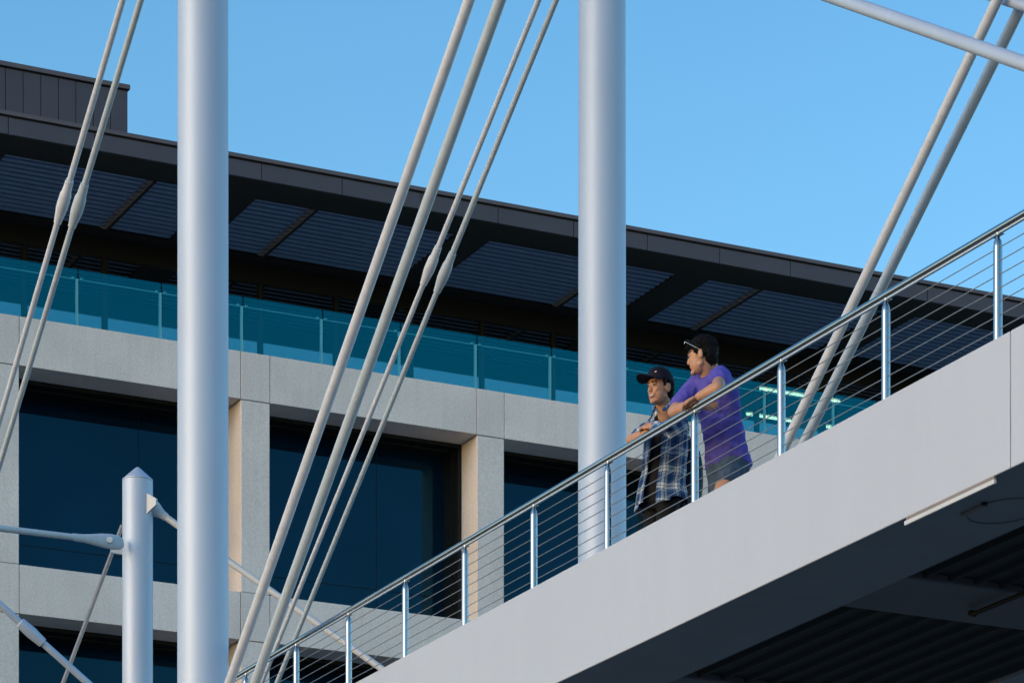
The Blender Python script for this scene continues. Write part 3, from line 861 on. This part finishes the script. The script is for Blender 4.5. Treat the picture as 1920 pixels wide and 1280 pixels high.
# shorts
t = MB()
t.loft(torso_rings([PU['t4'] + Vector((.01, .01, -.02)), PU['t5'] + Vector((0, 0, 0.01)), PU['t5'] + Vector((0, .01, -.07))], [(.15, .112), (.165, .125), (.165, .12)], N1, S1), 24)
t.cap_(PU['hipN'] - up * 0.02, PU['hipN'] + (PU['kneeN'] - PU['hipN']) * 0.42, 0.100, 0.088)
t.cap_(PU['hipF'] - up * 0.02, PU['hipF'] + (PU['kneeF'] - PU['hipF']) * 0.62, 0.100, 0.088)
remesh(t.build('shorts', M['shorts'], p1), 0.007, 3, 0.006, 16, 5)
for ax_, ay_ in ((11.44, 19.98), (11.50, 20.22)):
    remesh(MB().cap_(Vector((ax_, ay_, DECK + 0.04)) - N1 * 0.04, Vector((ax_, ay_, DECK + 0.036)) + N1 * 0.17, 0.045, 0.036).build('shoe', M['shoe'], p1), 0.006, 1)
# sunglasses pushed up on the hair
sg = empty('sunglasses', Wp(0, 0.09, 0.115))
tag(sg, 'thin sunglasses pushed up on the purple shirted man\'s black hair', 'sunglasses')
for s in (-1, 1):
    MB().tube(Wp(0.080 * s, -0.004, 0.022), Wp(0.074 * s, 0.080, 0.098), 0.0018, n=8).build('temple', M['silver'], sg)
    L = MB().ell(Wp(0.036 * s, 0.078, 0.108), Xp * 0.026, (Yp * 0.7 + Zp * 0.7) * 0.003, (Zp * 0.7 - Yp * 0.7) * 0.016, 18, 10).build('lens', M['lens'], sg)
    MB().tube(Wp(0.073 * s, 0.080, 0.100), Wp(0.069 * s, 0.088, 0.088), 0.0028, n=8).build('hinge', M['chrome'], sg)
MB().tube(Wp(-0.072, 0.084, 0.104), Wp(0.072, 0.084, 0.104), 0.002, n=8).build('bridge', M['soffit'], sg)

# ---- man in plaid ----------------------------------------------------------
PL = {'t0': (11.1, 20.351, 8.938), 't1': (11.13, 20.383, 8.901), 't2': (11.17, 20.456, 8.821), 't3': (11.22, 20.571, 8.694), 't4': (11.24, 20.638, 8.568), 't5': (11.24, 20.661, 8.482),
      'head': (11.02, 20.275, 9.068), 'nk': (11.08, 20.315, 8.944), 'shN': (11.14, 20.235, 8.835), 'shF': (11.10, 20.519, 8.895),
      'elN': (10.98, 20.019, 8.70), 'wrN': (10.905, 20.19, 8.770), 'elF': (10.92, 20.504, 8.765), 'wrF': (10.92, 20.27, 8.755),
      'hipN': (11.27, 20.61, 8.40), 'hipF': (11.24, 20.75, 8.43), 'kneeN': (11.18, 20.53, 8.08), 'kneeF': (11.2, 20.75, 8.08)}
PL = {k: Vector(v) for k, v in PL.items()}
N2 = Vector((-0.85, -0.53, 0)).normalized(); S2 = up.cross(N2).normalized()
p2 = empty('person', (11.25, 20.6, DECK))
tag(p2, 'smiling man in a dark cap and open blue plaid shirt leaning on the railing', 'person', 'men leaning on the footbridge railing')
b = MB()
W2, X2, Y2, Z2 = head_blobs(b, PL['head'], 49, 6, -3)
b.cap_(PL['head'] + Vector((0.02, 0.015, -0.05)), PL['nk'] + Vector((0.02, 0.02, -0.04)), 0.050, 0.056)
tc_ = [PL['t1'], PL['t2'], PL['t3'], PL['t4'], PL['t5']]
b.loft(torso_rings(tc_, [(.12, .06), (.13, .08), (.115, .08), (.115, .08), (.12, .085)], N2, S2), 20)
arm(b, PL['shN'], PL['elN'], PL['wrN'], (0.042, 0.036, 0.036, 0.026))
arm(b, PL['shF'], PL['elF'], PL['wrF'], (0.042, 0.037, 0.037, 0.026))
hand(b, PL['wrN'], Vector((-0.1, 0.75, 0.22)), Vector((-0.55, -0.4, 0.75)), Vector((-0.2, 0.1, 1)), 0.5, 0.95)
hand(b, PL['wrF'], Vector((0.25, -0.9, 0.02)), Vector((-0.8, -0.2, 0.5)), Vector((0, 0, 1)), 0.4, 0.95)
leg(b, PL['hipN'], PL['kneeN'], Vector((11.26, 20.56, DECK + 0.075)), N2, (0.06, 0.042, 0.033))
leg(b, PL['hipF'], PL['kneeF'], Vector((11.30, 20.80, DECK + 0.075)), N2, (0.06, 0.042, 0.033))
body2 = remesh(b.build('body', M['skin'], p2), 0.0045, 3)
face_details(body2, W2, X2, Y2, Z2, 1.0, True)
h = MB()
h.ell(W2(0, -0.028, 0.030), X2 * 0.078, Y2 * 0.084, Z2 * 0.075, 24, 16)
h.ell(W2(0, -0.055, -0.015), X2 * 0.066, Y2 * 0.048, Z2 * 0.065, 20, 12)
for s in (-1, 1):
    h.cap_(W2(0.068 * s, 0.026, 0.045), W2(0.069 * s, 0.020, 0.008), 0.012, 0.007)
tufts(remesh(h.build('hair', M['hair'], p2), 0.005, 2, 0.003, 50), 200, 6, -Z2, 0.014)
# cap: crown and curved brim turned slightly to his right
cp = MB()
n, m = 32, 10
vs = []
for j in range(m + 1):
    ph = math.pi / 2 * j / m
    for i in range(n):
        an = 2 * math.pi * i / n
        rr = math.cos(ph) ** 0.8
        vs.append(W2(0.083 * rr * math.cos(an), -0.010 + 0.102 * rr * math.sin(an), 0.040 + 0.098 * math.sin(ph) + (0.018 * math.sin(an) * math.cos(ph))))
fs = [(k_ * n + i, k_ * n + (i + 1) % n, (k_ + 1) * n + (i + 1) % n, (k_ + 1) * n + i) for k_ in range(m) for i in range(n)]
cp.add(vs, fs, True)
# closing underside so the crown is a solid shell
cp.add([v for v in vs[:n]], [tuple(reversed(range(n)))])
cap_o = cp.build('cap', M['cap'], p2)
bp_ = MB(); vs = []; nb = 16; mbm = 8
for j in range(mbm + 1):
    t_ = j / mbm
    for i in range(nb + 1):
        an = math.pi * (0.10 + 0.80 * i / nb)
        x0 = 0.083 * math.cos(an); y0 = -0.012 + 0.102 * math.sin(an)
        x1 = 0.090 * math.cos(an); y1 = 0.03 + 0.165 * math.sin(an) ** 0.8
        x_ = x0 + (x1 - x0) * t_; y_ = y0 + (y1 - y0) * t_
        z_ = 0.058 + 0.010 * math.sin(an) + 0.006 * t_ - 4.2 * x_ * x_ * (0.4 + 0.6 * t_)
        vs.append(W2(x_, y_, z_))
k0 = len(vs)
vs += [v - Z2 * 0.005 for v in vs]
w1 = nb + 1
fs = []
for j in range(mbm):
    for i in range(nb):
        q = (j * w1 + i, j * w1 + i + 1, (j + 1) * w1 + i + 1, (j + 1) * w1 + i)
        fs.append(tuple(reversed(q))); fs.append(tuple(k0 + x_ for x_ in q))
for i in range(nb): fs.append((mbm * w1 + i, mbm * w1 + i + 1, k0 + mbm * w1 + i + 1, k0 + mbm * w1 + i))
bp_.add(vs, fs, True).build('brim', M['cap'], cap_o)
MB().cap_(W2(0.012, 0.083, 0.083), W2(0.040, 0.070, 0.094), 0.0022, 0.0042, 8).build('cap_mark', M['white'], cap_o)
MB().ell(W2(0, -0.010, 0.139), X2 * 0.008, Y2 * 0.008, Z2 * 0.005, 10, 6).build('cap_button', M['cap'], cap_o)
# black t-shirt and jeans
t = MB()
t.loft(torso_rings([PL['t0'] + Vector((0, 0, -.02))] + tc_[:1] + tc_[1:4] + [PL['t5']],
                   [(.07, .05), (.13, .070), (.142, .100), (.132, .102), (.132, .105), (.135, .108)], N2, S2), 28)
remesh(t.build('tshirt', M['blacktee'], p2), 0.007, 3, 0.007, 10, 1)
t = MB()
t.loft(torso_rings([PL['t4'] - up * 0.05, PL['t5'], PL['t5'] - up * 0.07], [(.125, .095), (.145, .105), (.15, .10)], N2, S2), 24)
for a in ('N', 'F'):
    ank = Vector((11.26, 20.56, DECK + 0.10)) if a == 'N' else Vector((11.30, 20.80, DECK + 0.10))
    t.cap_(PL['hip' + a], PL['knee' + a], 0.078, 0.062); t.cap_(PL['knee' + a], ank, 0.062, 0.052)
remesh(t.build('jeans', M['jeans'], p2), 0.008, 3, 0.005, 12, 4)
for ax_, ay_ in ((11.26, 20.56), (11.30, 20.80)):
    remesh(MB().cap_(Vector((ax_, ay_, DECK + 0.04)) - N2 * 0.04, Vector((ax_, ay_, DECK + 0.036)) + N2 * 0.17, 0.045, 0.036).build('shoe', M['shoe'], p2), 0.006, 1)
# open plaid shirt: a cloth sheet wrapped round the torso, open in front
rings = [(PL['t1'] + Vector((0, 0, .004)), .140, .078, 0), (PL['t2'], .160, .116, 0), (PL['t3'], .152, .124, 0), (PL['t4'], .158, .134, 0), (PL['t5'] - up * 0.01, .172, .146, 0), (PL['t5'] - up * 0.085, .180, .150, 1)]
rows = 40; cols = 72
vs = []; uvs = []
a0, a1 = R(90 - 13), R(90 + 20 - 360)      # angle 0 = near side (S), 90 = front (N)
for j in range(rows + 1):
    t_ = j / rows * (len(rings) - 1); k_ = min(int(t_), len(rings) - 2); fr = t_ - k_
    c = rings[k_][0].lerp(rings[k_ + 1][0], fr)
    hs = rings[k_][1] * (1 - fr) + rings[k_ + 1][1] * fr; hd = rings[k_][2] * (1 - fr) + rings[k_ + 1][2] * fr
    for i in range(cols + 1):
        u_ = i / cols
        an = a0 + (a1 - a0) * u_
        p = c + S2 * hs * math.cos(an) + N2 * hd * math.sin(an)
        o_ = (p - c).normalized()
        fold = 0.012 * (j / rows) * math.sin(u_ * 46 + 0.6 * math.sin(j * 0.2)) + 0.012 * noise.noise(p * 9)
        p = p + o_ * fold
        # shirt tails dip at the front corner near us, rise at the sides
        if j > rows * 0.75:
            p.z += (0.030 * math.sin(u_ * math.pi * 2) - 0.02 * (u_ < 0.1)) * (j / rows - 0.75) * 4
        vs.append(p); uvs.append((u_ * 0.95, p.z, 0))
w1 = cols + 1
fs = [(j * w1 + i, j * w1 + i + 1, (j + 1) * w1 + i + 1, (j + 1) * w1 + i) for j in range(rows) for i in range(cols)]
sh = MB().add(vs, fs, True).build('plaid_shirt', M['plaid'], p2)
at = sh.data.attributes.new('cloth_uv', 'FLOAT_VECTOR', 'POINT')
for d_, uv in zip(at.data, uvs): d_.vector = uv
so = sh.modifiers.new('thick', 'SOLIDIFY'); so.thickness = 0.004; so.offset = 0
def sleeve(name, pts, parent, seed):
    t = MB()
    for (p, r), (q, r2) in zip(pts[:-1], pts[1:]): t.cap_(p, q, r, r2)
    o = remesh(t.build(name, M['plaid'], parent), 0.006, 3, 0.009, 13, seed)
    A = Vector(pts[0][0]); B = Vector(pts[-1][0]); ax = (B - A).normalized()
    e1 = ax.orthogonal().normalized(); e2 = ax.cross(e1)
    def fn(v):
        d_ = v - A
        return (1.5 * d_.dot(rv * 0.8 + up * 0.6) + d_.dot(tv) * 0.3 + 0.33, 1.5 * d_.dot(up * 0.8 - rv * 0.6) + d_.dot(tv) * 0.3, 0)
    set_uv(o, fn); return o
sleeve('sleeve', [(PL['shN'] + Vector((.02, .03, .0)), .062), (PL['elN'], .052), (PL['elN'] + (PL['wrN'] - PL['elN']) * .72, .045)], sh, 3)
sleeve('sleeve', [(PL['shF'] + Vector((.01, -.02, .0)), .058), (PL['shF'] + (PL['elF'] - PL['shF']) * .82, .046)], sh, 8)
# yoke over the shoulders and the collar
t = MB()
t.loft(torso_rings([PL['t0'] + Vector((.012, .008, .012)), PL['t1'] + Vector((.02, .012, 0.015)), PL['t2'] + Vector((.035, .025, 0))], [(.080, .045), (.150, .062), (.150, .085)], N2, S2), 28)
yk = remesh(t.build('yoke', M['plaid'], sh), 0.007, 3, 0.006, 12, 6)
set_uv(yk, lambda v: (v.dot(S2) + 0.03, v.z, 0))
for s, y_ in ((1, 0), (-1, 0)):
    base = PL['nk'] + N2 * 0.015 + up * 0.010
    pts = [base + S2 * 0.060 * s - N2 * 0.02, base + S2 * 0.062 * s + N2 * 0.030 - up * 0.012, base + S2 * 0.040 * s + N2 * 0.075 - up * 0.045]
    c_ = MB().cap_(pts[0] + up * .02, pts[1] + up * .012, 0.014, 0.013).cap_(pts[1] + up * .012, pts[2], 0.013, 0.011)
    co_ = remesh(c_.build('collar', M['plaid'], sh), 0.004, 2)
    set_uv(co_, lambda v: (v.dot(N2) * 1.0, v.z * 1.0 + .05, 0))

# backpack worn by the plaid man
bpk = empty('backpack', (11.42, 20.58, 8.46))
tag(bpk, 'dark navy backpack on the back of the plaid shirted man', 'backpack')
t = MB()
S3 = S2; N3 = -N2
cc = [Vector((11.37, 20.62, 8.865)), Vector((11.41, 20.66, 8.78)), Vector((11.43, 20.69, 8.65)), Vector((11.43, 20.70, 8.52)), Vector((11.42, 20.69, 8.455))]
t.loft(torso_rings(cc, [(.085, .05), (.135, .075), (.150, .095), (.150, .100), (.125, .085)], N3, S3), 28)
remesh(t.build('bag_body', M['navy'], bpk), 0.008, 3, 0.006, 9, 7)
t = MB().loft(torso_rings([c_ + N3 * 0.07 for c_ in cc[2:]], [(.10, .05), (.115, .055), (.10, .045)], N3, S3), 24)
remesh(t.build('pocket', M['navy'], bpk), 0.008, 2, 0.004, 9, 7)
for s in (-1, 1):
    sp_ = MB()
    q0 = PL['t1'] + S2 * 0.095 * s - N2 * 0.075 + up * 0.0; q1 = PL['t1'] + S2 * 0.10 * s + up * 0.052; q2 = PL['t2'] + S2 * 0.125 * s + N2 * 0.10
    for a_, b_ in ((q0, q1), (q1, q2)): sp_.cap_(a_, b_, 0.013, 0.013, 10)
    if s < 0: sp_.build('strap', M['navy'], bpk)
ds = MB()
qq = [Vector((11.36, 20.47, 8.50)), Vector((11.34, 20.46, 8.44)), Vector((11.35, 20.47, 8.38)), Vector((11.37, 20.49, 8.44))]
for a_, b_ in zip(qq[:-1], qq[1:]): ds.cap_(a_, b_, 0.006, 0.006, 8)
ds.build('dangling_strap', M['navy'], bpk)
